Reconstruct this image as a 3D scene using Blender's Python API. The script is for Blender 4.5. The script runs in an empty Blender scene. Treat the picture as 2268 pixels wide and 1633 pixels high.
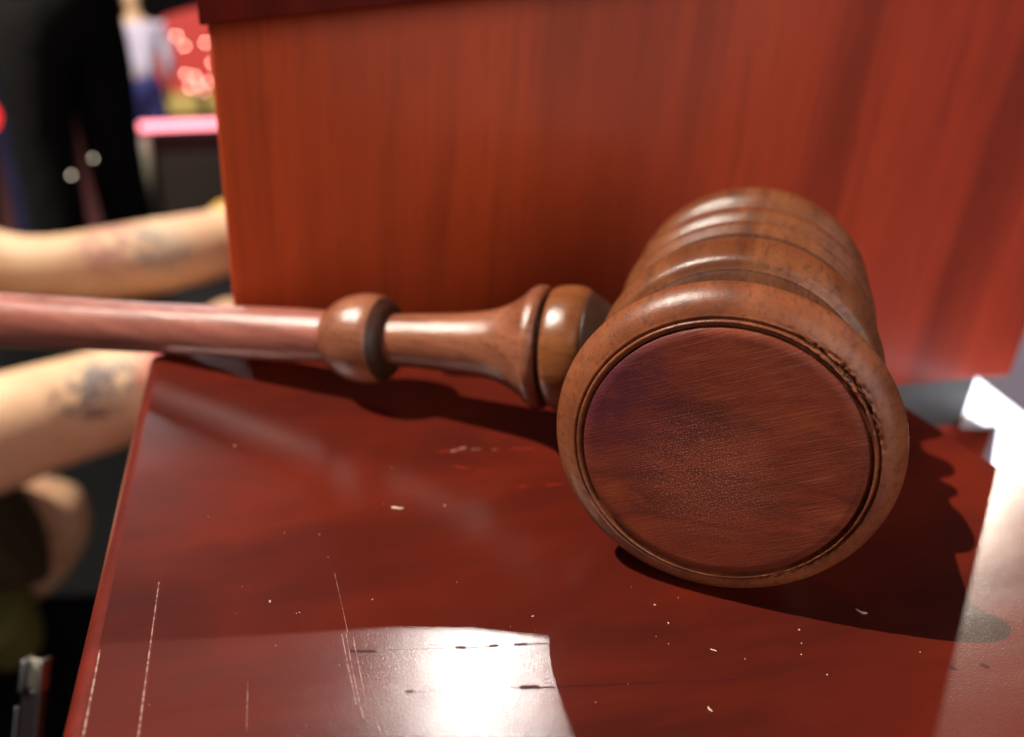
import bpy, bmesh, math, random
from mathutils import Vector, Matrix, noise

random.seed(7)
scene = bpy.context.scene
COL = scene.collection

# ------------------------------------------------------------------ camera
CAM = Vector((-0.00174669, -0.16917357, 0.09973053))
RIGHT = Vector((0.94813370, 0.31149977, 0.06332764))
UP = Vector((-0.18816149, 0.38941834, 0.90163663))
FWD = Vector((-0.25619865, 0.86678789, -0.42783291))
cd = bpy.data.cameras.new('camera')
cam = bpy.data.objects.new('camera', cd)
COL.objects.link(cam)
m = Matrix((RIGHT, UP, -FWD)).transposed().to_4x4()
m.translation = CAM
cam.matrix_world = m
cd.sensor_fit = 'HORIZONTAL'
cd.sensor_width = 36.0
cd.lens = 36.0 * 1750 / 2268
cd.clip_start = 0.004
cd.clip_end = 200
cd.dof.use_dof = True
cd.dof.focus_distance = 0.137
cd.dof.aperture_fstop = 9.0
scene.camera = cam

# ------------------------------------------------------------------ world, lamps, exposure
world = bpy.data.worlds.new('World')
scene.world = world
world.use_nodes = True
bg = world.node_tree.nodes['Background']
bg.inputs[0].default_value = (1.0, 0.93, 0.9, 1)
bg.inputs[1].default_value = 0.035

vs = scene.view_settings
vs.view_transform = 'Standard'
vs.look = 'None'
vs.exposure = 0.0
vs.gamma = 1.0


def lamp(name, kind, direction, dist, power, radius, color=(1, 1, 1), target=(0, 0, 0), size=1.0):
    d = bpy.data.lights.new(name, kind)
    o = bpy.data.objects.new(name, d)
    COL.objects.link(o)
    v = Vector(direction).normalized()
    o.location = Vector(target) + v * dist
    o.rotation_euler = v.to_track_quat('Z', 'Y').to_euler()
    d.energy = power
    d.color = color
    if kind == 'AREA':
        d.shape = 'DISK'
        d.size = size
    else:
        d.shadow_soft_size = radius
    return o


E1_ = Vector((math.cos(math.radians(35.3)), math.sin(math.radians(35.3)), 0)); E2_ = Vector((-E1_.y, E1_.x, 0))
# hard stage lamp high on the left: throws the gavel's sharp shadow to the right
lamp('stage_key_lamp', 'POINT', (-0.68, -0.19, 1.0), 6.0, 2800, 0.03, (1.0, 0.93, 0.82))
# lamps of the rig behind the lectern: their glare lies on the lacquer
lamp('rig_lamp_back', 'SPOT', (-0.0285, 0.0898, 0.0985), 7.0, 1050, 0.02, (1.0, 0.95, 0.88), (-0.03, -0.08, 0)).data.spot_size = 0.3
lamp('rig_lamp_side', 'SPOT', (0.268, 0.92, 0.43), 7.0, 1150, 0.02, (1.0, 0.88, 0.72), (0.07, 0.03, 0)).data.spot_size = 0.3
# broad soft fill light added on the camera's side
lamp('fill_light', 'AREA', (0.8, -0.75, 0.42), 2.6, 38, 0, (1.0, 0.9, 0.84), (0, 0.1, 0.05), 2.6)
lamp('overhead_fill', 'AREA', (0.95, 0.3, 1.0), 2.6, 2.6, 0, (0.92, 0.9, 1.0), (0, 0, 0), 1.0)  # added overhead fill, gives the soft sheen on the right
sl = lamp('sheet_fill_spot', 'SPOT', E1_ * 0.62 + E2_ * 0.42 + Vector((0, 0, 1.2)), 1.5, 420, 0.02, (0.92, 0.95, 1.0), E1_ * 0.245 + E2_ * 0.085 + Vector((0, 0, -0.055)))  # added spot, there only to brighten the white sheet
sl.data.spot_size = math.radians(8); sl.data.spot_blend = 0.3
lamp('far_fill_lamp', 'POINT', (-4.9, 4.6, 2.0), 7.0, 300, 0.2, (1.0, 0.92, 0.9))  # added lamp that lifts the distant figures

# ------------------------------------------------------------------ helpers
AN = math.radians(35.3)
E1 = Vector((math.cos(AN), math.sin(AN), 0))      # along the lectern's side panel
E2 = Vector((-math.sin(AN), math.cos(AN), 0))     # from the shelf front towards the panel


def uwz(u, w, z):
    return E1 * u + E2 * w + Vector((0, 0, z))


def pix(px, py, dist):
    """a point dist metres from the lens in the direction of a photo pixel"""
    d = RIGHT * ((px - 1134) / 1750) - UP * ((py - 816.5) / 1750) + FWD
    return CAM + d.normalized() * dist


def tag(o, label=None, cat=None, group=None, kind=None):
    if label: o['label'] = label
    if cat: o['category'] = cat
    if group: o['group'] = group
    if kind: o['kind'] = kind
    return o


def empty(name, loc=(0, 0, 0)):
    o = bpy.data.objects.new(name, None)
    o.empty_display_size = 0.02
    o.location = loc
    COL.objects.link(o)
    return o


def link(name, me, mat, parent=None, smooth=False):
    o = bpy.data.objects.new(name, me)
    COL.objects.link(o)
    if mat: me.materials.append(mat)
    if smooth:
        for p in me.polygons: p.use_smooth = True
    if parent:
        o.parent = parent
        bpy.context.view_layer.update()
        o.matrix_parent_inverse = parent.matrix_world.inverted()
    return o


def mesh(name, verts, faces, mat, parent=None, smooth=False):
    me = bpy.data.meshes.new(name)
    me.from_pydata([tuple(v) for v in verts], [], faces)
    me.update()
    bm = bmesh.new(); bm.from_mesh(me)
    bmesh.ops.recalc_face_normals(bm, faces=bm.faces)
    bm.to_mesh(me); bm.free()
    return link(name, me, mat, parent, smooth)


def bevel(o, width, seg=3, angle=30):
    b = o.modifiers.new('bevel', 'BEVEL')
    b.width = width; b.segments = seg; b.limit_method = 'ANGLE'; b.angle_limit = math.radians(angle)
    for p in o.data.polygons: p.use_smooth = True
    return o


def prism(name, poly, f, d0, d1, mat, parent=None, bev=0.0):
    """poly: 2-D outline, f(a, b, d) -> point; extruded from d0 to d1"""
    n = len(poly)
    v = [f(a, b, d0) for a, b in poly] + [f(a, b, d1) for a, b in poly]
    fs = [tuple(range(n)), tuple(range(2 * n - 1, n - 1, -1))]
    fs += [(i, i + n, (i + 1) % n + n, (i + 1) % n) for i in range(n)]
    o = mesh(name, v, fs, mat, parent)
    if bev: bevel(o, bev)
    return o


def box(name, u0, u1, w0, w1, z0, z1, mat, parent=None, bev=0.0):
    return prism(name, [(u0, w0), (u1, w0), (u1, w1), (u0, w1)], lambda a, b, d: uwz(a, b, d), z0, z1, mat, parent, bev)


def smooth_profile(pts, sub):
    out = []
    n = len(pts)
    for i in range(n - 1):
        p0, p1, p2, p3 = pts[max(i - 1, 0)], pts[i], pts[i + 1], pts[min(i + 2, n - 1)]
        for k in range(sub):
            t = k / sub
            q = []
            for c in range(2):
                a, b, c_, d = p0[c], p1[c], p2[c], p3[c]
                q.append(0.5 * (2 * b + (c_ - a) * t + (2 * a - 5 * b + 4 * c_ - d) * t * t + (3 * b - a - 3 * c_ + d) * t ** 3))
            out.append((q[0], max(q[1], 0.0)))
    out.append(pts[-1])
    return out


def lathe(name, prof, origin, axis, mat, parent=None, seg=160, fn=None):
    """prof: (distance along axis, radius); fn(s, r, theta) -> (s, r)"""
    axis = Vector(axis).normalized()
    a = axis.orthogonal().normalized()
    if abs(axis.y) > 0.9: a = Vector((1, 0, 0))
    a = (a - axis * a.dot(axis)).normalized()
    b = axis.cross(a)
    o = Vector(origin)
    verts, faces = [], []
    for s, r in prof:
        for k in range(seg):
            th = 2 * math.pi * k / seg
            s2, r2 = fn(s, r, th) if fn else (s, r)
            verts.append(o + axis * s2 + (a * math.cos(th) + b * math.sin(th)) * max(r2, 1e-6))
    for i in range(len(prof) - 1):
        for k in range(seg):
            k2 = (k + 1) % seg
            faces.append((i * seg + k, i * seg + k2, (i + 1) * seg + k2, (i + 1) * seg + k))
    faces.append(tuple(range(seg)))
    faces.append(tuple((len(prof) - 1) * seg + k for k in range(seg)))
    return mesh(name, verts, faces, mat, parent, True)


# ------------------------------------------------------------------ materials
class NT:
    """small node-tree writer"""
    def __init__(self, name):
        self.mat = bpy.data.materials.new(name)
        self.mat.use_nodes = True
        self.t = self.mat.node_tree
        self.b = self.t.nodes['Principled BSDF']
        self.tc = self.t.nodes.new('ShaderNodeTexCoord')

    def n(self, kind, **kw):
        x = self.t.nodes.new('ShaderNode' + kind)
        for k, v in kw.items(): setattr(x, k, v)
        return x

    def l(self, a, b): self.t.links.new(a, b)

    def set(self, sock, val):
        if isinstance(val, bpy.types.NodeSocket): self.l(val, sock)
        elif isinstance(val, (tuple, list)) and len(val) == 3 and sock.type == 'RGBA': sock.default_value = (*val, 1)
        else: sock.default_value = val

    def math(self, op, a, b=None, c=None, clamp=False):
        x = self.n('Math', operation=op, use_clamp=clamp)
        self.set(x.inputs[0], a)
        if b is not None: self.set(x.inputs[1], b)
        if c is not None: self.set(x.inputs[2], c)
        return x.outputs[0]

    def vmath(self, op, a, b=None, scale=None):
        x = self.n('VectorMath', operation=op)
        self.set(x.inputs[0], a)
        if b is not None: self.set(x.inputs[1], b)
        if scale is not None: self.set(x.inputs['Scale'], scale)
        return x.outputs['Value'] if op in ('DOT_PRODUCT', 'LENGTH', 'DISTANCE') else x.outputs['Vector']

    def coords(self, scale=(1, 1, 1), rot=(0, 0, 0), src=None, loc=(0, 0, 0)):
        x = self.n('Mapping')
        x.inputs['Location'].default_value = loc
        x.inputs['Rotation'].default_value = rot
        x.inputs['Scale'].default_value = scale
        self.l(src or self.tc.outputs['Object'], x.inputs['Vector'])
        return x.outputs[0]

    def noise(self, vec, scale, detail=4, rough=0.55, dist=0.0):
        x = self.n('TexNoise')
        self.l(vec, x.inputs['Vector'])
        x.inputs['Scale'].default_value = scale
        x.inputs['Detail'].default_value = detail
        x.inputs['Roughness'].default_value = rough
        x.inputs['Distortion'].default_value = dist
        return x.outputs[0]

    def ramp(self, fac, stops, interp='LINEAR'):
        x = self.n('ValToRGB')
        x.color_ramp.interpolation = interp
        el = x.color_ramp.elements
        while len(el) < len(stops): el.new(0.5)
        for e, (p, c) in zip(el, stops):
            e.position = p
            e.color = (*c, 1) if not isinstance(c, (int, float)) else (c, c, c, 1)
        self.l(fac, x.inputs[0])
        return x.outputs[0]

    def mix(self, fac, a, b, mode='MIX'):
        x = self.n('Mix', data_type='RGBA', blend_type=mode)
        self.set(x.inputs[0], fac)
        self.set(x.inputs[6], a)
        self.set(x.inputs[7], b)
        return x.outputs[2]

    def range(self, v, a, b, c=0.0, d=1.0, smooth=True):
        x = self.n('MapRange')
        if smooth: x.interpolation_type = 'SMOOTHSTEP'
        self.set(x.inputs[0], v)
        for i, q in enumerate((a, b, c, d)): self.set(x.inputs[i + 1], q)
        return x.outputs[0]

    def bump(self, h, strength, dist, normal=None):
        x = self.n('Bump')
        x.inputs['Strength'].default_value = strength
        x.inputs['Distance'].default_value = dist
        self.l(h, x.inputs['Height'])
        if normal: self.l(normal, x.inputs['Normal'])
        return x.outputs[0]

    def out(self, **kw):
        for k, v in kw.items(): self.set(self.b.inputs[k.replace('_', ' ')], v)
        return self.mat


def plain(name, color, rough=0.6, var=0.25, scale=8, **kw):
    t = NT(name)
    f = t.noise(t.coords(), scale, 5)
    c = t.mix(t.range(f, 0.3, 0.7, 0, var), color, tuple(x * 0.35 for x in color))
    return t.out(Base_Color=c, Roughness=rough, **kw)


def glow(name, color, strength):
    t = NT(name)
    return t.out(Base_Color=(0.05, 0.05, 0.05), Emission_Color=color, Emission_Strength=strength)


def panel_mat(name, base, dark, light, light_tint=False):
    """red-stained veneer, grain upright"""
    t = NT(name)
    co = t.coords(rot=(0, 0, -AN))
    big = t.noise(t.coords((26, 26, 2.2), src=co), 1.0, 3, 0.55, 0.6)
    fine = t.noise(t.coords((170, 170, 6), src=co), 1.0, 5, 0.65, 0.3)
    pore = t.noise(t.coords((900, 900, 40), src=co), 1.0, 3, 0.6)
    blot = t.noise(co, 14, 3)
    streak = t.noise(t.coords((60, 60, 1.2), src=co), 1.0, 2, 0.5, 0.4)
    c = t.ramp(big, [(0.30, dark), (0.5, base), (0.72, light)])
    c = t.mix(t.range(fine, 0.45, 0.72, 0, 0.7), c, dark)
    c = t.mix(t.range(streak, 0.52, 0.66, 0, 0.38), c, tuple(x * 0.8 for x in dark))
    c = t.mix(t.range(pore, 0.5, 0.75, 0, 0.4), c, tuple(x * 0.4 for x in dark))
    c = t.mix(t.range(blot, 0.4, 0.7, 0, 0.25), c, light)
    if light_tint:  # pink light from the right painted into the colour, along with veneer variation
        sp_ = t.n('SeparateXYZ'); t.l(co, sp_.inputs[0])
        c = t.mix(t.range(sp_.outputs[0], -0.06, 0.17, 0.0, 0.8), t.mix(1.0, c, (0.93, 1.0, 0.75), 'MULTIPLY'), t.mix(1.0, c, (1.05, 1.0, 1.75), 'MULTIPLY'))
    return t.out(Base_Color=c, Roughness=0.5, Specular_IOR_Level=0.1, Coat_Weight=0.1, Coat_Roughness=0.22,
                 Normal=t.bump(t.noise(co, 600, 3), 0.06, 0.001))


def seg_mask(t, pos, segs, soft=1.0):
    """union of soft lines on the shelf (x0, y0, x1, y1, half width)"""
    acc = None
    for x0, y0, x1, y1, wd in segs:
        a = Vector((x0, y0, 0)); ba = Vector((x1 - x0, y1 - y0, 0))
        pa = t.vmath('SUBTRACT', pos, tuple(a))
        h = t.math('MULTIPLY', t.vmath('DOT_PRODUCT', pa, tuple(ba)), 1 / max(ba.length_squared, 1e-12), clamp=True)
        x = t.n('VectorMath', operation='SCALE')
        x.inputs[0].default_value = tuple(ba)
        t.l(h, x.inputs['Scale'])
        d = t.vmath('LENGTH', t.vmath('SUBTRACT', pa, x.outputs[0]))
        mk = t.range(d, wd * 0.2, wd * 0.8, 1, 0)
        acc = mk if acc is None else t.math('MAXIMUM', acc, mk)
    return acc


def shelf_mat():
    t = NT('red_lacquer_shelf')
    pos = t.tc.outputs['Object']
    co = t.coords(rot=(0, 0, -AN))
    flat = t.vmath('MULTIPLY', pos, (1, 1, 0))
    cloud = t.noise(t.coords((9, 30, 9), src=co), 1.0, 4, 0.55, 0.5)
    grain = t.noise(t.coords((30, 420, 30), src=co), 1.0, 4, 0.6, 0.2)
    blot = t.noise(co, 22, 3)
    c = t.ramp(cloud, [(0.3, (0.046, 0.0056, 0.0032)), (0.5, (0.080, 0.0082, 0.0036)), (0.7, (0.122, 0.0118, 0.0040))])
    c = t.mix(t.range(grain, 0.5, 0.75, 0, 0.35), c, (0.08, 0.007, 0.0045))
    c = t.mix(t.range(blot, 0.5, 0.75, 0, 0.5), c, (0.155, 0.0135, 0.0042))
    brk = t.range(t.noise(flat, 900, 3), 0.42, 0.55)
    brk2 = t.range(t.noise(flat, 260, 2), 0.45, 0.6)
    P = lambda px, py: onshelf(px, py)

    def L(pts, wd):
        q = [P(*p) for p in pts]
        return [(q[i][0], q[i][1], q[i + 1][0], q[i + 1][1], wd) for i in range(len(q) - 1)]
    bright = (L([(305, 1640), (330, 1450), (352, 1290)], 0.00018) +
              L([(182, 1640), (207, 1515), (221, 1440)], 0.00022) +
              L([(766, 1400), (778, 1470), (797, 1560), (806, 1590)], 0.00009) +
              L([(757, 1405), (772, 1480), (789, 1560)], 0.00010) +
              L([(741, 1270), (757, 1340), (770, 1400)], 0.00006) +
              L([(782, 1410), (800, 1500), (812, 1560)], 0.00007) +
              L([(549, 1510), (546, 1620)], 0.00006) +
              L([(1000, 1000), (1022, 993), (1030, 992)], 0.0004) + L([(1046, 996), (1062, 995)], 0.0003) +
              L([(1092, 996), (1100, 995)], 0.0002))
    redl = (L([(905, 1003), (1000, 999), (1250, 990)], 0.0003) + L([(990, 1030), (1105, 1048)], 0.0004) +
            L([(1050, 1085), (1250, 1072)], 0.0003))
    dark = (L([(772, 1443), (832, 1443)], 0.00030) + L([(850, 1440), (990, 1436)], 0.00009) +
            L([(1012, 1435), (1028, 1434)], 0.00034) + L([(1030, 1436), (1090, 1432)], 0.00008) +
            L([(1088, 1431), (1100, 1430)], 0.00034) + L([(1142, 1428), (1165, 1427)], 0.00032) +
            L([(1165, 1428), (1235, 1424)], 0.00011) +
            L([(902, 1532), (912, 1532)], 0.00028) + L([(912, 1533), (1150, 1523)], 0.00006) +
            L([(1157, 1523), (1190, 1522)], 0.00045) + L([(1190, 1524), (1450, 1512)], 0.00016) +
            L([(1450, 1512), (1640, 1505)], 0.00010) +
            L([(2108, 1480), (2114, 1481)], 0.00040) + L([(2176, 1474), (2186, 1477)], 0.00050))
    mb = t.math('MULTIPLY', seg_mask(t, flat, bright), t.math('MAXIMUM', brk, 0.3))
    mr = t.math('MULTIPLY', seg_mask(t, flat, redl), brk2)
    md = seg_mask(t, flat, [(a, b, c_, d, w * 1.9) for a, b, c_, d, w in dark])
    seam = seg_mask(t, flat, [(*(uwz(-0.1208, -0.2, 0)).to_2d(), *(uwz(-0.1208, 0.09, 0)).to_2d(), 0.00022)])
    c = t.mix(mr, c, (0.33, 0.022, 0.009))
    c = t.mix(t.math('MULTIPLY', md, 0.85), c, (0.03, 0.006, 0.01))
    c = t.mix(t.math('MULTIPLY', seam, 0.5), c, (0.11, 0.009, 0.006))
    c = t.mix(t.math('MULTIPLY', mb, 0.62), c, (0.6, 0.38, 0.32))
    # lacquer skin: faint orange peel, fine pitting, the dents pressed in
    peel = t.noise(flat, 3400, 2, 0.6)
    peel2 = t.noise(flat, 320, 2)
    nrm = t.bump(peel, 0.55, 0.00004)
    nrm = t.bump(peel2, 0.15, 0.00008, nrm)
    smear = t.range(t.noise(t.coords((20, 60, 20), src=co), 1.0, 4, 0.6, 1.0), 0.4, 0.7, 0.175, 0.215)
    return t.out(Base_Color=c, Roughness=0.5, Specular_IOR_Level=0.08, Coat_Weight=t.math('MULTIPLY', t.math('SUBTRACT', 1.0, md), 0.8), Coat_Roughness=smear,
                 Coat_IOR=1.45, Normal=nrm, Coat_Normal=nrm)


def onshelf(px, py):
    d = RIGHT * ((px - 1134) / 1750) - UP * ((py - 816.5) / 1750) + FWD
    p = CAM + d * (-CAM.z / d.z)
    return p.x, p.y


def turned_wood(name, axis, dark, mid, light, rough=0.36, coat=0.35, coat_rough=0.2, ring=1.0, bmp=0.45, spec=0.3):
    """turned hardwood with grain along axis (0 x, 1 y)"""
    t = NT(name)
    g = [1.0, 1.0, 1.0]; g[axis] = 0.07
    s = lambda k: tuple(k * x for x in g)
    co = t.tc.outputs['Object']
    fig = t.noise(t.coords(s(70)), 1.0, 4, 0.55, 1.2 * ring)
    grain = t.noise(t.coords(s(700)), 1.0, 4, 0.65, 0.3)
    pore = t.noise(t.coords(s(2600)), 1.0, 2, 0.6)
    c = t.ramp(fig, [(0.28, dark), (0.5, mid), (0.75, light)])
    c = t.mix(t.range(grain, 0.48, 0.72, 0, 0.6), c, tuple(x * 0.55 for x in dark))
    c = t.mix(t.range(pore, 0.55, 0.75, 0, 0.5), c, tuple(x * 0.35 for x in dark))
    h = t.math('ADD', t.math('MULTIPLY', grain, 0.5), t.math('MULTIPLY', pore, 0.5))
    h = t.math('ADD', h, t.math('MULTIPLY', t.noise(co, 3600, 3, 0.7), 0.9))
    n = t.bump(h, bmp, 0.00012)
    r = t.range(grain, 0.3, 0.7, rough - 0.05, rough + 0.12)
    return t.out(Base_Color=c, Roughness=r, Specular_IOR_Level=spec, Coat_Weight=coat, Coat_Roughness=coat_rough, Normal=n, Coat_Normal=n)


def face_mat():
    """struck end of the head: sanding lines, dull centre, purple heartwood on the left"""
    t = NT('worn_end_grain')
    pos = t.tc.outputs['Object']
    sep = t.n('SeparateXYZ'); t.l(pos, sep.inputs[0])
    X, Y, Z = sep.outputs
    fl = t.n('CombineXYZ'); t.l(X, fl.inputs[0]); t.l(Z, fl.inputs[1])
    p = fl.outputs[0]
    lines = t.noise(t.coords((90, 3600, 1), src=t.coords(rot=(0, 0, math.radians(-26)), src=p)), 1.0, 3, 0.6)
    lines2 = t.noise(t.coords((140, 3000, 1), src=t.coords(rot=(0, 0, math.radians(-38)), src=p)), 1.0, 2, 0.6)
    bands = t.noise(t.coords((45, 150, 1), src=t.coords(rot=(0, 0, math.radians(-6)), src=p)), 1.0, 4, 0.6, 1.0)
    spk = t.noise(p, 3600, 3, 0.75)
    mott = t.noise(p, 150, 4, 0.6)
    c = t.ramp(bands, [(0.28, (0.080, 0.014, 0.008)), (0.5, (0.155, 0.026, 0.011)), (0.72, (0.215, 0.041, 0.014))])
    heart = t.math('MULTIPLY', t.range(t.vmath('DISTANCE', p, (-0.024, 0.040, 0)), 0.004, 0.024, 1, 0), t.range(mott, 0.3, 0.6, 0.55, 1.0))
    c = t.mix(t.math('MULTIPLY', heart, 0.85), c, (0.062, 0.010, 0.023))
    c = t.mix(t.range(mott, 0.5, 0.8, 0, 0.45), c, (0.07, 0.016, 0.009))
    c = t.mix(t.math('MULTIPLY', t.range(lines, 0.53, 0.68, 0, 0.6), t.range(t.math('ADD', X, t.math('MULTIPLY', Z, 0.8)), 0.008, 0.040, 0.08, 1.0)), c, (0.24, 0.085, 0.05))
    dusty = t.math('MULTIPLY', t.range(spk, 0.53, 0.64), t.range(t.vmath('DISTANCE', p, (-0.002, 0.026, 0)), 0.002, 0.017, 0.75, 0.1))
    c = t.mix(dusty, c, (0.42, 0.25, 0.22))
    wobn = t.n('TexNoise'); wobn.inputs['Scale'].default_value = 260; t.l(p, wobn.inputs['Vector'])
    rs = random.Random(5)
    sc = []
    for i in range(16):
        x0, z0, a, ln = rs.gauss(0.0, 0.007), 0.028 + rs.gauss(0, 0.007), math.radians(rs.choice((28, 34, 40, -30, 60, 32)) + rs.uniform(-8, 8)), rs.uniform(0.001, 0.0055)
        sc.append((x0, z0, x0 + ln * math.cos(a), z0 + ln * math.sin(a), rs.uniform(0.00008, 0.00014)))
    c = t.mix(t.math('MULTIPLY', seg_mask(t, t.vmath('ADD', p, t.vmath('SCALE', t.vmath('SUBTRACT', wobn.outputs['Color'], (0.5, 0.5, 0.5)), scale=0.0016)), sc), t.range(spk, 0.42, 0.55, 0.1, 0.45)), c, (0.42, 0.22, 0.18))
    h = t.math('ADD', lines, t.math('MULTIPLY', lines2, 0.35))
    n = t.bump(h, 0.8, 0.00012)
    n = t.bump(spk, 0.6, 0.0001, n)
    return t.out(Base_Color=c, Roughness=0.5, Specular_IOR_Level=0.22, Normal=n)


M = {}
M['shelf'] = shelf_mat()
M['panel'] = panel_mat('red_veneer', (0.54, 0.066, 0.022), (0.31, 0.043, 0.017), (0.60, 0.078, 0.025), True)
M['cap'] = panel_mat('dark_red_lacquer', (0.13, 0.010, 0.004), (0.06, 0.005, 0.003), (0.17, 0.013, 0.005))
M['grey'] = plain('dark_grey_recess', (0.12, 0.12, 0.125), 0.5)
M['head'] = turned_wood('turned_head_wood', 1, (0.085, 0.022, 0.008), (0.165, 0.049, 0.017), (0.245, 0.082, 0.030), 0.36, 0.42, 0.17, bmp=0.5)
M['rimwood'] = turned_wood('turned_rim_wood', 1, (0.12, 0.032, 0.013), (0.21, 0.060, 0.023), (0.28, 0.088, 0.034), 0.38, 0.3, 0.24, bmp=0.35)
M['handle'] = turned_wood('turned_handle_wood', 0, (0.20, 0.055, 0.040), (0.42, 0.145, 0.105), (0.55, 0.225, 0.165), 0.34, 0.75, 0.2, bmp=0.6)
M['neck'] = turned_wood('turned_neck_wood', 0, (0.14, 0.040, 0.018), (0.29, 0.098, 0.048), (0.40, 0.150, 0.080), 0.32, 0.8, 0.16, bmp=0.6)
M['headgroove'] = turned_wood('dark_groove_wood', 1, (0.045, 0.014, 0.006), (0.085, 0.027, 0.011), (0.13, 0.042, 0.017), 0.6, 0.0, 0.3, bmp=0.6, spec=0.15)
M['collar'] = turned_wood('amber_collar_wood', 0, (0.13, 0.038, 0.012), (0.25, 0.080, 0.025), (0.34, 0.120, 0.040), 0.30, 0.6, 0.16)
M['groove'] = turned_wood('darkest_groove_wood', 0, (0.028, 0.010, 0.005), (0.05, 0.017, 0.008), (0.085, 0.030, 0.013), 0.45, 0.2, 0.3)  # darkest wood tone: neck groove, ferrule, bead's head side
M['face'] = face_mat()

# ------------------------------------------------------------------ the lectern (setting of the close-up)
FLOOR = -1.0
lec = empty('lectern', uwz(0.05, 0.1, FLOOR))
tag(lec, 'red lacquered wooden lectern with side shelf under the gavel and upright veneer panel', 'lectern')

# shelf: flat top, and a rounded moulding along its left edge
prism('shelf', [(-0.1289, 0.0), (-0.1289, -0.028), (0.0735, -0.028), (0.0747, -0.0268), (0.0747, -0.0012), (0.0735, 0.0)],
      lambda a, b, d: uwz(a, d, b), -0.26, 0.0885, M['shelf'], lec)
prof = [(-0.1290, -0.0003)]
for k in range(1, 11):
    a = math.pi / 2 * k / 10
    prof.append((-0.1291 - 0.0030 * math.sin(a), -0.0034 + 0.0031 * math.cos(a)))
prof += [(-0.1321, -0.025), (-0.1305, -0.0278), (-0.1290, -0.0278)]
M['edge'] = panel_mat('worn_red_edge', (0.115, 0.0095, 0.004), (0.075, 0.006, 0.003), (0.15, 0.013, 0.005))
M['edge'].node_tree.nodes['Principled BSDF'].inputs['Coat Weight'].default_value = 0.6
sh = prism('edge_moulding', prof, lambda a, b, d: uwz(a, d, b), -0.26, 0.0884, M['edge'], lec)
for p in sh.data.polygons: p.use_smooth = len(p.vertices) == 4
sm = sh.modifiers.new('edges', 'EDGE_SPLIT'); sm.split_angle = math.radians(35)

# side panel with the sloping cap, plus an unseen board added to shadow the glare
box('lower_panel', -0.100, 0.209, 0.0905, 0.112, FLOOR, -0.058, M['panel'], lec, 0.0015)
box('recess_strip', -0.104, 0.1875, 0.0912, 0.109, -0.058, -0.0352, M['grey'], lec)
capz = lambda u: 0.0885 + (u + 0.107) * 0.150
prism('side_panel', [(-0.108, -0.0352), (0.205, -0.0352), (0.205, capz(0.205) + 0.002), (-0.108, capz(-0.108) + 0.002)],
      lambda a, b, d: uwz(a, d, b), 0.090, 0.11, M['panel'], lec, 0.0012)
prism('cap', [(-0.1095, capz(-0.1095)), (0.207, capz(0.207)), (0.207, 0.200), (-0.0166, 0.1362), (-0.031, 0.1305), (-0.046, 0.1266), (-0.0628, 0.1239), (-0.1095, 0.116)],
      lambda a, b, d: uwz(a, d, b), 0.081, 0.32, M['cap'], lec, 0.0006)
brd = [(-0.0148, 0.1350), (0.204, 0.1985), (0.204, 0.40), (0.09, 0.40), (0.045, 0.26), (0.008, 0.19), (-0.0075, 0.172), (-0.0131, 0.1621), (-0.0146, 0.1564), (-0.0152, 0.1499)]
prism('shadow_board', brd, lambda a, b, d: uwz(a, d, b), 0.0842, 0.0866, M['cap'], lec)
box('back_panel', -0.100, 0.203, 0.300, 0.318, FLOOR, 0.10, M['panel'], lec, 0.0015)
box('shelf_bracket', -0.09, 0.05, 0.02, 0.089, -0.16, -0.0285, M['panel'], lec, 0.002)

# ------------------------------------------------------------------ the gavel
R = 0.03
gav = empty('gavel', (0, 0, 0))
tag(gav, 'turned brown wooden gavel lying on the red lacquered shelf', 'gavel')
hp = [(-0.0464, 0.0236), (-0.0455, 0.0239), (-0.0454, 0.0243), (-0.0463, 0.02465), (-0.0463, 0.0250), (-0.0456, 0.0253),
      (-0.0461, 0.02565), (-0.0460, 0.0260), (-0.0456, 0.0270), (-0.0449, 0.0281), (-0.0439, 0.02905), (-0.0428, 0.0297), (-0.0418, 0.0300),
      (-0.0408, 0.02995), (-0.0402, 0.0297), (-0.0396, 0.0286), (-0.0388, 0.0268), (-0.0374, 0.0257), (-0.034, 0.0251), (-0.028, 0.0249), (-0.0225, 0.0249),
      (-0.0200, 0.0251), (-0.0192, 0.0260), (-0.0185, 0.0274), (-0.0172, 0.0283), (-0.0148, 0.0290), (-0.0118, 0.0292), (-0.008, 0.0288), (-0.0045, 0.0282), (-0.001, 0.0270), (0.0015, 0.0269), (0.0033, 0.0279), (0.0050, 0.0289), (0.0068, 0.0288), (0.0082, 0.0277), (0.0095, 0.0265),
      (0.0112, 0.0266), (0.0128, 0.0284), (0.0148, 0.0297), (0.0178, 0.0297), (0.0200, 0.0287), (0.0214, 0.0268),
      (0.0235, 0.0249), (0.0285, 0.0247), (0.0310, 0.0264), (0.0328, 0.0285), (0.0350, 0.0298), (0.0385, 0.0300), (0.0412, 0.0296),
      (0.0440, 0.0282), (0.0455, 0.0262), (0.0463, 0.0240), (0.0463, 0.001)]
hp = smooth_profile(hp, 4)


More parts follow.
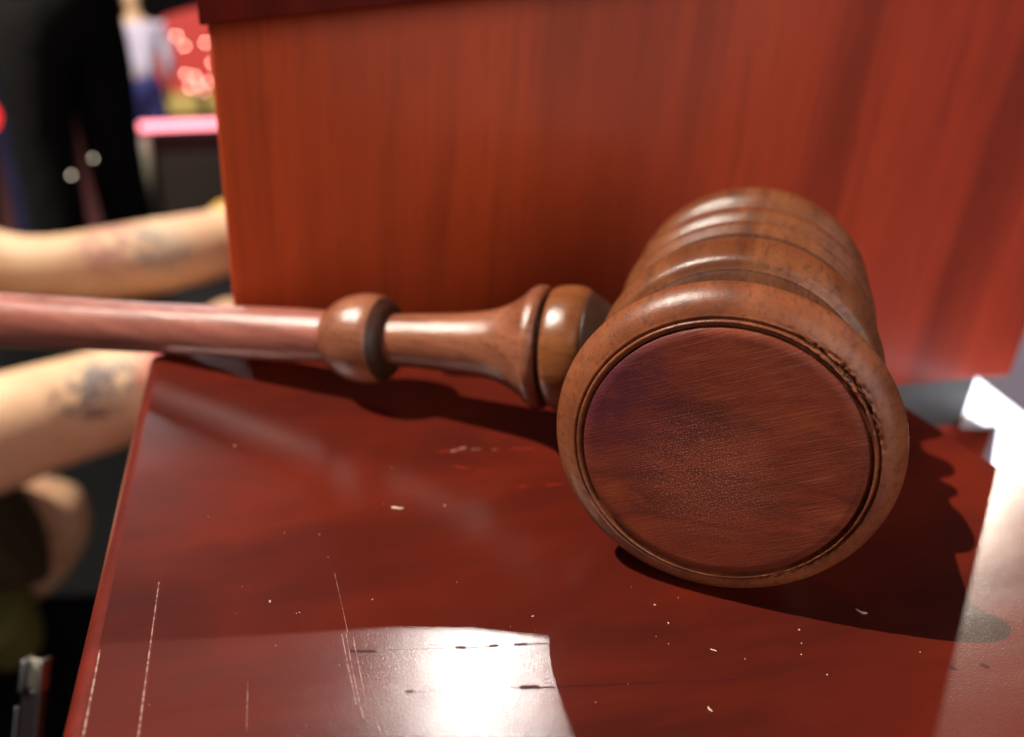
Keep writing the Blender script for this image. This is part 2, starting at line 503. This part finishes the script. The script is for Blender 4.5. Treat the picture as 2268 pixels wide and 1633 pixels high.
def torn(s, r, th):
    """torn fibres along the outer groove of the struck end, worst at the upper right"""
    if s < -0.0450 and 0.0245 < r < 0.0266:
        d = (th + math.radians(48)) % (2 * math.pi)
        d = min(d, 2 * math.pi - d)
        d2 = min((th - math.radians(45)) % (2 * math.pi), (-th + math.radians(45)) % (2 * math.pi))
        amp = 0.06 + 1.15 * math.exp(-(d / 0.42) ** 2) + 0.55 * math.exp(-(d2 / 0.45) ** 2) + 0.25 * max(0, noise.noise(Vector((math.cos(th) * 2, math.sin(th) * 2, 4))))
        n1 = noise.noise(Vector((math.cos(th) * 9, math.sin(th) * 9, r * 2600))) + 0.5 * noise.noise(Vector((th * 37, 3, r * 1500)))
        n2 = 0.7 * noise.noise(Vector((th * 23, 7, r * 4200 + 9))) + 0.6 * noise.noise(Vector((th * 71, 1, r * 7000)))
        k = max(0.0, 1 - abs(r - 0.0254) / 0.0012)
        s += k * amp * (0.0009 * max(n1 + 0.15, 0) + 0.0011 * max(n2, -0.25))
        r += k * amp * 0.0004 * n2
    else:
        r += 0.00004 * noise.noise(Vector((math.cos(th) * 3, math.sin(th) * 3, s * 300)))
    return s, r


head = lathe('head', hp, (0, 0, R), (0, 1, 0), M['head'], gav, 420, torn)
head.data.materials.append(M['rimwood'])
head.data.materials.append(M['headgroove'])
for p in head.data.polygons:
    y, rr = p.center.y, math.hypot(p.center.x, p.center.z - R)
    if y < -0.0400: p.material_index = 1
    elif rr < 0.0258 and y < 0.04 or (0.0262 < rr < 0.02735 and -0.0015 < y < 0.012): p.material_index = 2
# struck end: a shallow, slightly domed disc
fp = [(-0.04652 - 0.0002 * (1 - (k / 16) ** 2), 0.02355 * k / 16 + 1e-5) for k in range(17)]
fp += [(-0.0462, 0.02375), (-0.0455, 0.0239)]
lathe('striking_face', fp, (0, 0, R), (0, 1, 0), M['face'], head, 180)

AL = math.radians(8.32)
HDIR = Vector((-math.cos(AL), 0, -math.sin(AL)))
C0 = Vector((0, 0, R))
handle = lathe('handle', smooth_profile([(0.0434, 0.0143), (0.0446, 0.0149), (0.0466, 0.0146), (0.0490, 0.0126), (0.0520, 0.0107), (0.0560, 0.0091),
                (0.0605, 0.0082), (0.067, 0.0076), (0.075, 0.0071), (0.083, 0.0067), (0.0885, 0.0066), (0.1055, 0.0069), (0.115, 0.0072), (0.13, 0.0072),
                (0.158, 0.0072), (0.19, 0.0078), (0.222, 0.0086), (0.25, 0.0098), (0.268, 0.0112), (0.280, 0.0118), (0.290, 0.0110), (0.296, 0.0080), (0.298, 0.002)], 5),
               C0, HDIR, M['handle'], gav, 120)
handle.data.materials.append(M['neck'])
for p in handle.data.polygons:
    if (p.center - C0).dot(HDIR) < 0.09: p.material_index = 1
lathe('neck_groove', smooth_profile([(0.0396, 0.0118), (0.0418, 0.0122), (0.0432, 0.0128), (0.0442, 0.0144)], 4), C0, HDIR, M['groove'], handle, 120)
lathe('collar', smooth_profile([(0.0325, 0.0115), (0.0330, 0.0134), (0.0345, 0.0145), (0.0365, 0.0150), (0.0392, 0.0150), (0.0412, 0.0146), (0.0420, 0.0137), (0.0422, 0.0110)], 5),
      C0, HDIR, M['collar'], handle, 120)
lathe('ferrule', smooth_profile([(0.0240, 0.0085), (0.0275, 0.0098), (0.0300, 0.0116), (0.0318, 0.0128), (0.0330, 0.0131), (0.0336, 0.0110)], 4), C0, HDIR, M['groove'], handle, 120)
bead = lathe('bead', smooth_profile([(0.0846, 0.0068), (0.0850, 0.0085), (0.0863, 0.0100), (0.0883, 0.0112), (0.0908, 0.0117), (0.0938, 0.0116), (0.0968, 0.0110), (0.0996, 0.0098),
                      (0.1018, 0.0084), (0.1030, 0.0072), (0.1034, 0.0066)], 5), C0, HDIR, M['neck'], handle, 120)
bead.data.materials.append(M['groove'])
for p in bead.data.polygons:
    if (p.center - C0).dot(HDIR) < 0.0875: p.material_index = 1

# ------------------------------------------------------------------ crumbs and dust on the shelf
M['crumb'] = plain('straw_crumb', (0.75, 0.58, 0.36), 0.7, 0.2, 900)
M['dust'] = plain('pale_dust', (0.55, 0.46, 0.4), 0.8, 0.1, 900)


def crumb(name, px, py, ln, wd, ang, label, seed):
    x, y = onshelf(px, py)
    rn = random.Random(seed)
    verts, faces = [], []
    n, k = 7, 6
    for i in range(n):
        t = i / (n - 1)
        rr = wd * (math.sin(math.pi * (0.08 + 0.84 * t)) ** 0.6) * rn.uniform(0.7, 1.1)
        bend = math.sin(t * 5 + seed) * wd * 0.6
        for j in range(k):
            a = 2 * math.pi * j / k
            verts.append((ln * (t - 0.5), bend + rr * math.cos(a), rr * 0.7 * math.sin(a) + wd * 0.72))
    for i in range(n - 1):
        for j in range(k):
            faces.append((i * k + j, i * k + (j + 1) % k, (i + 1) * k + (j + 1) % k, (i + 1) * k + j))
    faces += [tuple(range(k)), tuple((n - 1) * k + j for j in range(k))]
    o = mesh(name, verts, faces, M['crumb'], None, True)
    o.location = (x, y, 0)
    o.rotation_euler = (0, 0, math.radians(ang))
    tag(o, label, 'crumb', 'crumbs on the shelf')


crumb('crumb', 880, 1127, 0.0026, 0.00030, 24, 'straw coloured grain lying on the shelf left of the gavel head', 1)
crumb('crumb', 1907, 1357, 0.0021, 0.00030, -8, 'tan curled crumb lying in the gavel head shadow', 2)
crumb('crumb', 1572, 1572, 0.0011, 0.00016, -50, 'small pale crumb nearest the bottom of the picture', 3)
crumb('crumb', 1580, 1441, 0.0011, 0.00014, -15, 'small pale crumb just above the shelf scratch line', 4)

vv, ff = [], []
rn = random.Random(11)
spots = [(520, 988, 2.2), (985, 1120, 1.8), (598, 1332, 1.6), (825, 1328, 1.3), (1012, 1290, 1), (1180, 1365, 1.2), (727, 1235, 1), (630, 1180, 1),
         (1548, 1270, 0), (1770, 1395, 1.4), (1775, 1425, 1.2), (1775, 1450, 1), (1832, 1495, 1), (1650, 1460, 1), (1480, 1380, 1), (1450, 1340, 1)]
spots = [s for s in spots if s[2] > 0]
for i in range(50):
    spots.append((rn.uniform(330, 2100), 900 + 733 * rn.random() ** 0.7, rn.choice((0.35, 0.4, 0.5, 0.5, 0.6, 0.8))))
for px, py, sc in spots:
    x, y = onshelf(px, py)
    p = Vector((x, y, 0))
    if p.dot(E1) < -0.127 or p.dot(E1) > 0.073 or p.dot(E2) > 0.085: continue
    s = 0.00013 * sc
    b = len(vv)
    a0 = rn.uniform(0, 6.28); st = rn.uniform(0.6, 2.2)
    for k in range(5):
        a = 2 * math.pi * k / 5
        qx, qy = s * st * math.cos(a) * rn.uniform(0.7, 1.2), s * math.sin(a)
        vv.append((x + qx * math.cos(a0) - qy * math.sin(a0), y + qx * math.sin(a0) + qy * math.cos(a0), 0.00002))
    vv.append((x, y, 0.00003 + s * 0.9))
    ff += [(b + k, b + (k + 1) % 5, b + 5) for k in range(5)] + [tuple(b + k for k in range(5))]
tag(mesh('dust', vv, ff, M['dust']), 'fine pale dust specks scattered over the red shelf', 'dust', kind='stuff')

# ------------------------------------------------------------------ behind the lectern, right
M['white'] = plain('white_enamel', (0.84, 0.88, 0.95), 0.35, 0.05)
M['lav'] = plain('pale_lavender_board', (0.55, 0.5, 0.62), 0.6, 0.1)
def onlevel(px, py, z):
    d = RIGHT * ((px - 1134) / 1750) - UP * ((py - 816.5) / 1750) + FWD
    p = CAM + d * ((z - CAM.z) / d.z)
    return p.x, p.y


wb = prism('white_sheet', [onlevel(x, y, -0.0555) for x, y in [(2160, 835), (2130, 938), (2212, 942), (2199, 1030), (2188, 1085), (2330, 1130), (2330, 966)]],
           lambda a, b, d: Vector((a, b, d)), -0.0575, -0.0555, M['white'])
tag(wb, 'overexposed white sheet lying below the panel, beyond the right edge of the shelf', 'sheet')
lb = box('lavender_board', 0.225, 0.60, 0.33, 0.35, FLOOR, 0.16, M['lav'])
tag(lb, 'pale lavender board behind the panel at the right edge', 'board')

# ------------------------------------------------------------------ people and hall behind, left
def skin_fig(name, pts, edges, mat, parent=None, root=0, sub=2):
    """one continuous figure grown from joints (x, y, z, rx[, ry])"""
    me = bpy.data.meshes.new(name)
    me.from_pydata([p[:3] for p in pts], edges, [])
    o = bpy.data.objects.new(name, me)
    COL.objects.link(o)
    s = o.modifiers.new('skin', 'SKIN'); s.use_smooth_shade = True
    if not me.skin_vertices: me.skin_vertices.new() if hasattr(me.skin_vertices, 'new') else None
    for i, p in enumerate(pts):
        d = me.skin_vertices[0].data[i]
        d.radius = (p[3], p[4] if len(p) > 4 else p[3])
        d.use_root = (i == root)
    ss = o.modifiers.new('sub', 'SUBSURF'); ss.levels = sub; ss.render_levels = sub
    me.materials.append(mat)
    dg = bpy.context.evaluated_depsgraph_get()
    ev = bpy.data.meshes.new_from_object(o.evaluated_get(dg))
    o.modifiers.clear()
    o.data = ev
    ev.materials.clear(); ev.materials.append(mat)
    for p in ev.polygons: p.use_smooth = True
    if parent:
        o.parent = parent
        bpy.context.view_layer.update()
        o.matrix_parent_inverse = parent.matrix_world.inverted()
    return o


def cloth(name, color, rough=0.85):
    t = NT(name)
    fold = t.noise(t.coords((6, 6, 2)), 2.0, 4, 0.6, 0.8)
    c = t.mix(t.range(fold, 0.35, 0.7, 0, 0.5), color, tuple(x * 0.5 for x in color))
    return t.out(Base_Color=c, Roughness=rough, Specular_IOR_Level=0.12, Normal=t.bump(fold, 0.6, 0.03))


def skin_mat(name, tattoos):
    t = NT(name)
    pos = t.tc.outputs['Object']
    c = t.ramp(t.noise(pos, 12, 3), [(0.3, (0.52, 0.26, 0.15)), (0.5, (0.62, 0.38, 0.22)), (0.7, (0.70, 0.47, 0.29))])
    jit = t.n('TexNoise'); jit.inputs['Scale'].default_value = 22; jit.inputs['Detail'].default_value = 3
    t.l(pos, jit.inputs['Vector'])
    wob = t.vmath('ADD', pos, t.vmath('SCALE', t.vmath('SUBTRACT', jit.outputs['Color'], (0.5, 0.5, 0.5)), scale=0.05))
    ink = t.range(t.noise(pos, 70, 3, 0.6, 1.0), 0.42, 0.56)
    for p, r, col, k in tattoos:
        mk = t.math('MULTIPLY', t.range(t.vmath('DISTANCE', wob, tuple(p)), r * 0.7, r * 1.4, min(k * 1.15, 1), 0), ink)
        c = t.mix(mk, c, col)
    return t.out(Base_Color=c, Roughness=0.5, Subsurface_Weight=0.0, Specular_IOR_Level=0.4)


def standing(loc, yaw, height, shirt, trousers, skin, label, folded=False):
    """standing person: continuous body, clothing as children"""
    k = height / 1.75
    root = empty('person', loc)
    rz = Matrix.Rotation(yaw, 4, 'Z')

    def T(p):
        q = rz @ Vector(p[:3]) * k + Vector(loc)
        return (*q, *[r * k for r in p[3:]])
    body = [(0, 0, 0.95, .12, .09), (0, 0, 1.20, .12, .09), (0, 0, 1.42, .11, .08), (0, 0, 1.50, .05), (0, -.01, 1.58, .062, .075), (0, -.015, 1.67, .075, .09), (0, 0, 1.74, .045),
            (.19, 0, 1.41, .05), (.25, .02, 1.14, .04), (.26, -.08, .90, .028), (.26, -.10, .80, .035, .02), (.26, -.11, .73, .02),
            (-.19, 0, 1.41, .05), (-.25, .02, 1.14, .04), (-.26, -.08, .90, .028), (-.26, -.10, .80, .035, .02), (-.26, -.11, .73, .02),
            (.10, 0, .88, .08), (.11, -.01, .48, .05), (.12, .02, .09, .035), (.13, -.12, .03, .035, .025),
            (-.10, 0, .88, .08), (-.11, -.01, .48, .05), (-.12, .02, .09, .035), (-.13, -.12, .03, .035, .025)]
    ed = [(0, 1), (1, 2), (2, 3), (3, 4), (4, 5), (5, 6), (2, 7), (7, 8), (8, 9), (9, 10), (10, 11), (2, 12), (12, 13), (13, 14), (14, 15), (15, 16),
          (0, 17), (17, 18), (18, 19), (19, 20), (0, 21), (21, 22), (22, 23), (23, 24)]
    if folded:
        for i, (x, y, z) in {9: (.16, -.20, 1.16), 10: (.06, -.23, 1.20), 11: (.0, -.22, 1.22), 14: (-.16, -.20, 1.19), 15: (-.06, -.25, 1.22), 16: (.0, -.26, 1.23)}.items():
            body[i] = (x, y, z, *body[i][3:])
    skin_fig('body', [T(p) for p in body], ed, skin, root)
    tr = [(0, 0, 1.02, .17, .125), (0, 0, .93, .175, .13), (.10, 0, .82, .105, .11), (.11, -.01, .48, .088, .092), (.12, .02, .10, .078, .08), (.12, .01, .045, .08, .085),
          (-.10, 0, .82, .105, .11), (-.11, -.01, .48, .088, .092), (-.12, .02, .10, .078, .08), (-.12, .01, .045, .08, .085)]
    skin_fig('trousers', [T(p) for p in tr], [(0, 1), (1, 2), (2, 3), (3, 4), (4, 5), (1, 6), (6, 7), (7, 8), (8, 9)], trousers, root)
    st = [(0, 0, .90, .185, .14), (0, 0, 1.2, .165, .125), (0, 0, 1.40, .15, .11), (0, 0, 1.47, .075), (.20, 0, 1.40, .072), (.255, .02, 1.14, .06), (.262, -.06, .95, .05),
          (-.20, 0, 1.40, .072), (-.255, .02, 1.14, .06), (-.262, -.06, .95, .05)]
    if folded:
        st[5] = (.235, -.04, 1.22, .06); st[6] = (.06, -.22, 1.24, .05); st[8] = (-.235, -.04, 1.22, .06); st[9] = (-.06, -.23, 1.25, .05)
    skin_fig('shirt', [T(p) for p in st], [(0, 1), (1, 2), (2, 3), (2, 4), (4, 5), (5, 6), (2, 7), (7, 8), (8, 9)], shirt, root)
    tag(root, label, 'person')
    return root


M['skin'] = skin_mat('skin', [])
M['black_cloth'] = cloth('black_cloth', (0.010, 0.009, 0.009))
M['navy_cloth'] = cloth('navy_cloth', (0.022, 0.020, 0.055))
M['lavender_cloth'] = cloth('lavender_cloth', (0.78, 0.70, 0.86))
M['olive_cloth'] = cloth('olive_cloth', (0.10, 0.08, 0.04))
M['shorts_cloth'] = cloth('brown_olive_cloth', (0.05, 0.035, 0.02))
M['jeans'] = cloth('blue_denim', (0.06, 0.06, 0.22))
M['floor'] = plain('black_stage_floor', (0.004, 0.004, 0.004), 0.7, 0.4, 4, Specular_IOR_Level=0.1)
M['hall_floor'] = plain('dark_red_hall_floor', (0.06, 0.012, 0.01), 0.6, 0.4, 2)

# stage floor and hall floor
yaw = math.atan2(FWD.y, FWD.x) + 0.33        # heading of the left part of the view
HF = Vector((math.cos(yaw), math.sin(yaw), 0)); HS = Vector((-HF.y, HF.x, 0))
hall = lambda a, b, z: HF * a + HS * b + Vector((0, 0, z))
tag(prism('stage_floor', [(-1.5, -3), (3.6, -3), (3.6, 3), (-1.5, 3)], lambda a, b, d: hall(a, b, d), FLOOR - 0.1, FLOOR, M['floor']), kind='structure')
tag(prism('hall_floor', [(3.6, -10), (30, -10), (30, 14), (3.6, 14)], lambda a, b, d: hall(a, b, d), -1.9, -1.7, M['hall_floor']), kind='structure')
M['wall'] = plain('black_hall_wall', (0.012, 0.010, 0.012), 0.8, 0.4, 1)
tag(prism('hall_wall', [(26, -10), (26.3, -10), (26.3, 14), (26, 14)], lambda a, b, d: hall(a, b, d), -1.7, 6, M['wall']), kind='structure')


def fl(px, py, d, z):
    p = pix(px, py, d); p.z = z
    return p


# person in black trousers, close behind; person in navy at the left edge; visitor in lavender shirt
view = math.atan2(HF.y, HF.x)
standing(fl(176, 300, 3.1, FLOOR), view + math.pi / 2 + 0.75, 1.9, M['black_cloth'], M['black_cloth'], M['skin'], 'person in black shirt and black trousers standing behind the tattooed arms', True)
standing(fl(-20, 300, 3.5, FLOOR), view + math.pi / 2 - 0.3, 1.70, M['lavender_cloth'], M['navy_cloth'], M['skin'], 'person in navy trousers and pale top at the left edge')
standing(fl(318, 200, 8.2, -1.7), view + math.pi / 2 + 0.4, 1.66, M['lavender_cloth'], M['jeans'], M['skin'], 'distant person in lavender shirt and blue jeans before the red screen')

# seated person with tattooed forearms reaching behind the lectern
P = lambda x, y, d: tuple(pix(x, y, d))
A1 = [P(-420, 330, 1.06), P(-60, 590, 1.03), P(110, 597, 1.0), P(300, 578, 1.0), P(470, 545, 1.0), P(610, 505, 1.0), P(690, 490, 1.0), P(760, 480, 1.0)]
A2 = [P(-420, 1010, 0.98), P(-60, 985, 0.86), P(90, 925, 0.86), P(230, 890, 0.87), P(340, 850, 0.90), P(450, 775, 0.94), P(500, 725, 0.96), P(560, 690, 0.97)]
r1 = [.055, .041, .037, .046, .044, .034, .036, .026]
r2 = [.062, .060, .053, .054, .050, .036, .034, .030]
tors = [P(-950, 900, 1.5), P(-950, 500, 1.45), P(-900, 180, 1.4), P(-900, 60, 1.38), P(-900, -90, 1.36)]
tr_ = [(.15, .12), (.15, .11), (.13, .10), (.055, .055), (.09, .1)]
pts = [(*p, a, b) for p, (a, b) in zip(tors, tr_)]
ed = [(0, 1), (1, 2), (2, 3), (3, 4)]
b0 = len(pts); pts += [(*p, r) for p, r in zip(A1, r1)]; ed += [(2, b0)] + [(b0 + i, b0 + i + 1) for i in range(7)]
b1 = len(pts); pts += [(*p, r) for p, r in zip(A2, r2)]; ed += [(2, b1)] + [(b1 + i, b1 + i + 1) for i in range(7)]
KN = [P(-420, 1080, 1.5), P(20, 1140, 1.62), P(150, 1118, 1.6), P(140, 1185, 1.64), P(95, 1260, 1.7), P(10, 1330, 1.8)]
rk = [.08, .07, .061, .055, .046, .04]
b2 = len(pts); pts += [(*p, r) for p, r in zip(KN, rk)]; ed += [(0, b2)] + [(b2 + i, b2 + i + 1) for i in range(5)]
tat = [(pix(250, 530, 0.96), .035, (0.33, 0.12, 0.13), .6), (pix(350, 540, 0.96), .03, (0.22, 0.24, 0.25), .6), (pix(320, 520, 0.96), .018, (0.3, 0.2, 0.15), .6),
       (pix(215, 850, 0.82), .026, (0.11, 0.11, 0.12), .7), (pix(250, 825, 0.83), .022, (0.16, 0.11, 0.11), .65), (pix(180, 880, 0.82), .020, (0.14, 0.10, 0.09), .7), (pix(300, 850, 0.85), .016, (0.50, 0.05, 0.06), .9),
       (pix(330, 805, 0.86), .017, (0.55, 0.06, 0.07), .9), (pix(160, 820, 0.82), .016, (0.2, 0.16, 0.14), .6)]
sp = empty('person', fl(-900, 900, 1.5, FLOOR))
tag(sp, 'seated person with bare tattooed forearms and bare knee left of the lectern', 'person')
skin_fig('body', pts, ed, skin_mat('tattooed_skin', tat), sp)
skin_fig('shorts', [(*P(-700, 1000, 1.5), .15), (*P(-420, 1085, 1.5), .10), (*P(-120, 1150, 1.38), .085), (*P(10, 1175, 1.335), .078), (*P(40, 1170, 1.325), .066), (*P(20, 1300, 1.34), .06)], [(0, 1), (1, 2), (2, 3), (3, 4), (3, 5)], M['shorts_cloth'], sp)
skin_fig('sleeveless_shirt', [(*P(-950, 930, 1.5), .175, .14), (*P(-950, 500, 1.45), .17, .13), (*P(-900, 200, 1.4), .145, .12)], [(0, 1), (1, 2)], M['black_cloth'], sp)

# olive bag on the floor under the knee
M['lime'] = plain('olive_green_fabric', (0.12, 0.11, 0.02), 0.8, 0.5, 14)
bag = skin_fig('bag', [(*P(-60, 1350, 1.62), .12, .09), (*P(20, 1380, 1.66), .055, .06), (*P(45, 1470, 1.72), .05, .05)], [(0, 1), (1, 2)], M['lime'])
tag(bag, 'blurred olive green bag below the bare knee', 'bag')

# barrier with the glowing strip, red screen, lamps
M['pink'] = glow('pink_led', (1.0, 0.24, 0.30), 4.0)
M['red'] = glow('red_screen', (0.85, 0.045, 0.03), 0.75)
M['bulb'] = glow('warm_bulb', (1.0, 0.55, 0.42), 30.0)
M['redlamp'] = glow('red_lamp', (1.0, 0.04, 0.03), 1.6)
M['pin'] = glow('trouser_glint', (1.0, 0.85, 0.65), 9.0)
M['barrier'] = plain('dark_barrier_panel', (0.028, 0.016, 0.012), 0.7, 0.4, 3)
M['steel'] = plain('dull_steel', (0.28, 0.26, 0.2), 0.45, 0.2, 10)
M['yellow'] = plain('pale_yellow_board', (0.75, 0.55, 0.16), 0.6, 0.3, 3)
M['gold'] = plain('golden_yellow_cloth', (0.8, 0.45, 0.07), 0.6, 0.3, 10)

a = pix(297, 281, 4.2); b = pix(640, 268, 4.2)
ax = (b - a).normalized()
bar = empty('barrier', (a.x, a.y, FLOOR))
tag(bar, 'dark barrier with a glowing pink strip along its top edge', 'barrier')
lathe('led_strip', [(0, 0.010), (0.002, 0.019), ((b - a).length, 0.019), ((b - a).length + 0.002, 0.010)], a, ax, M['pink'], bar, 12)
nz = Vector((ax.y, -ax.x, 0))
mesh('panel', [a + ax * s + nz * q + Vector((0, 0, z)) for s in (0.0, 0.85) for q in (-0.08, -0.04) for z in (-0.45, -0.03)],
     [(0, 1, 3, 2), (4, 5, 7, 6), (0, 1, 5, 4), (2, 3, 7, 6), (0, 2, 6, 4), (1, 3, 7, 5)], M['barrier'], bar)
for s in (0.03, 0.80):
    q = a + ax * s + nz * -0.03
    lathe('post', [(0, 0.028), (q.z - 0.02 - FLOOR, 0.028)], Vector((q.x, q.y, FLOOR)), (0, 0, 1), M['steel'], bar, 16)


def slab(name, px0, py0, px1, py1, d, th, mat, label, cat, top=None, kind=None):
    """upright board: left-bottom and right-top corners seen at these pixels at distance d"""
    p = pix(px0, py1, d); q = pix(px1, py1, d)
    t = (q - p); t.z = 0; L = t.length; t.normalize()
    n = Vector((-t.y, t.x, 0))
    zt = pix((px0 + px1) / 2, py0, d).z
    zb = min(p.z, q.z)
    out = [(0, zb), (L, zb), (L, zt)] + ([(L * f, zb + (zt - zb) * g) for f, g in top] if top else [(0, zt)])
    o = prism(name, out, lambda a, b, dd: Vector((p.x, p.y, 0)) + t * a + n * dd + Vector((0, 0, b)), 0, th, mat)
    tag(o, label, cat, kind=kind)
    return o


slab('red_screen', 290, 14, 620, 330, 14, 0.25, M['red'], 'glowing red screen far behind the lectern', 'screen', top=[(0.5, 0.985), (0.32, 0.92), (0.15, 0.80), (0.0, 0.62)])
slab('yellow_board', 345, 210, 640, 251, 9.5, 0.2, M['yellow'], 'blurred pale yellow board below the red screen', 'board')
bul = [(408, 102), (390, 80), (412, 165), (378, 150), (455, 95), (440, 188), (462, 182), (432, 170), (470, 140), (420, 195), (452, 205), (283, 178), (285, 190)]
for i, (x, y) in enumerate(bul):
    d = 11.5
    o = lathe('lamp_bulb', [(-0.012, 0.002), (-0.008, 0.009), (0, 0.012), (0.008, 0.009), (0.012, 0.002)], pix(x, y, d), (0, 0, 1), M['bulb'], None, 12)
    if x < 300:
        tag(o, ('upper' if y < 184 else 'lower') + ' of two overlapping bulb discs beside the distant lavender shirt', 'lamp', 'bulbs beside the lavender shirt')
    else:
        k = sorted(b[1] for b in bul if b[0] > 300).index(y)
        words = ['topmost', 'second highest', 'third highest', 'fourth highest', 'fifth highest', 'sixth highest', 'fifth lowest', 'fourth lowest', 'third lowest', 'second lowest', 'lowest']
        tag(o, words[k] + ' of the pale blurred bulb discs in front of the red screen', 'lamp', 'bulbs in front of the red screen')
o = lathe('red_lamp', [(-0.05, 0.01), (-0.03, 0.035), (0, 0.045), (0.03, 0.035), (0.05, 0.01)], pix(-42, 255, 2.6), (0, 0, 1), M['redlamp'], None, 20)
tag(o, 'glowing red lamp cut by the left edge', 'lamp')
for x, y, k, lab in ((158, 388, 1.0, 'brighter lower glint made to glow on the black trousers'), (206, 351, 0.55, 'dimmer upper glint made to glow on the black trousers')):
    o = lathe('trouser_glint', [(-0.003, 0.0006), (-0.002, 0.002), (0, 0.0026 * k ** 0.5), (0.002, 0.002 * k), (0.003, 0.0006)], pix(x, y, 2.5), (0, 0, 1), M['pin'], None, 12)  # glints on shiny trouser fittings, given a glow of their own
    tag(o, lab, 'glint')
gb = pix(500, 505, 1.6)
o = skin_fig('cushion', [(*pix(455, 492, 1.6), .028), (*pix(520, 480, 1.6), .042), (*pix(600, 475, 1.6), .04)], [(0, 1), (1, 2)], M['gold'])
tag(o, 'golden yellow cushion half hidden by the panel, above the arm', 'cushion')

# ------------------------------------------------------------------ metal post near the lens, bottom left
M['chrome'] = NT('worn_chrome').out(Base_Color=(0.26, 0.26, 0.28), Metallic=1.0, Roughness=0.4)
M['blackmetal'] = NT('black_painted_metal').out(Base_Color=(0.012, 0.008, 0.009), Roughness=0.35)
p0 = pix(76, 1462, 0.275)
post = empty('metal_post', p0)
tag(post, 'thin black metal post with chrome channel top at bottom left', 'post')
rz_ = (UP + RIGHT * 0.10).normalized()                # the post leans towards the lectern's front
rx = (RIGHT - rz_ * RIGHT.dot(rz_)).normalized(); ry = rz_.cross(rx)


def pbox(name, x0, x1, y0, y1, z0, z1, mat, bev=0.0):
    x0, x1, y0, y1, z1, bev = [0.6 * q for q in (x0, x1, y0, y1, z1, bev)]
    if z0 > -0.1: z0 *= 0.6
    return prism(name, [(x0, y0), (x1, y0), (x1, y1), (x0, y1)], lambda a, b, d: Vector((p0.x, p0.y, p0.z)) + rx * a + ry * b + rz_ * d, z0, z1, mat, post, bev)


pbox('shaft', -0.0042, 0.0046, -0.0005, 0.0060, (FLOOR - p0.z) / rz_.z, -0.0142, M['blackmetal'], 0.0008)
pbox('flange', -0.0050, -0.0034, -0.0025, 0.0060, -0.0150, 0.0, M['chrome'], 0.0005)
pbox('flange', 0.0034, 0.0050, -0.0025, 0.0060, -0.0150, 0.0, M['chrome'], 0.0005)
pbox('back_plate', -0.0034, 0.0034, 0.0018, 0.0040, -0.0145, -0.0006, M['steel'], 0.0004)
pbox('edge_rail', -0.0062, -0.0053, -0.0010, 0.0010, (FLOOR - p0.z) / rz_.z, -0.0230, M['chrome'], 0.0003)
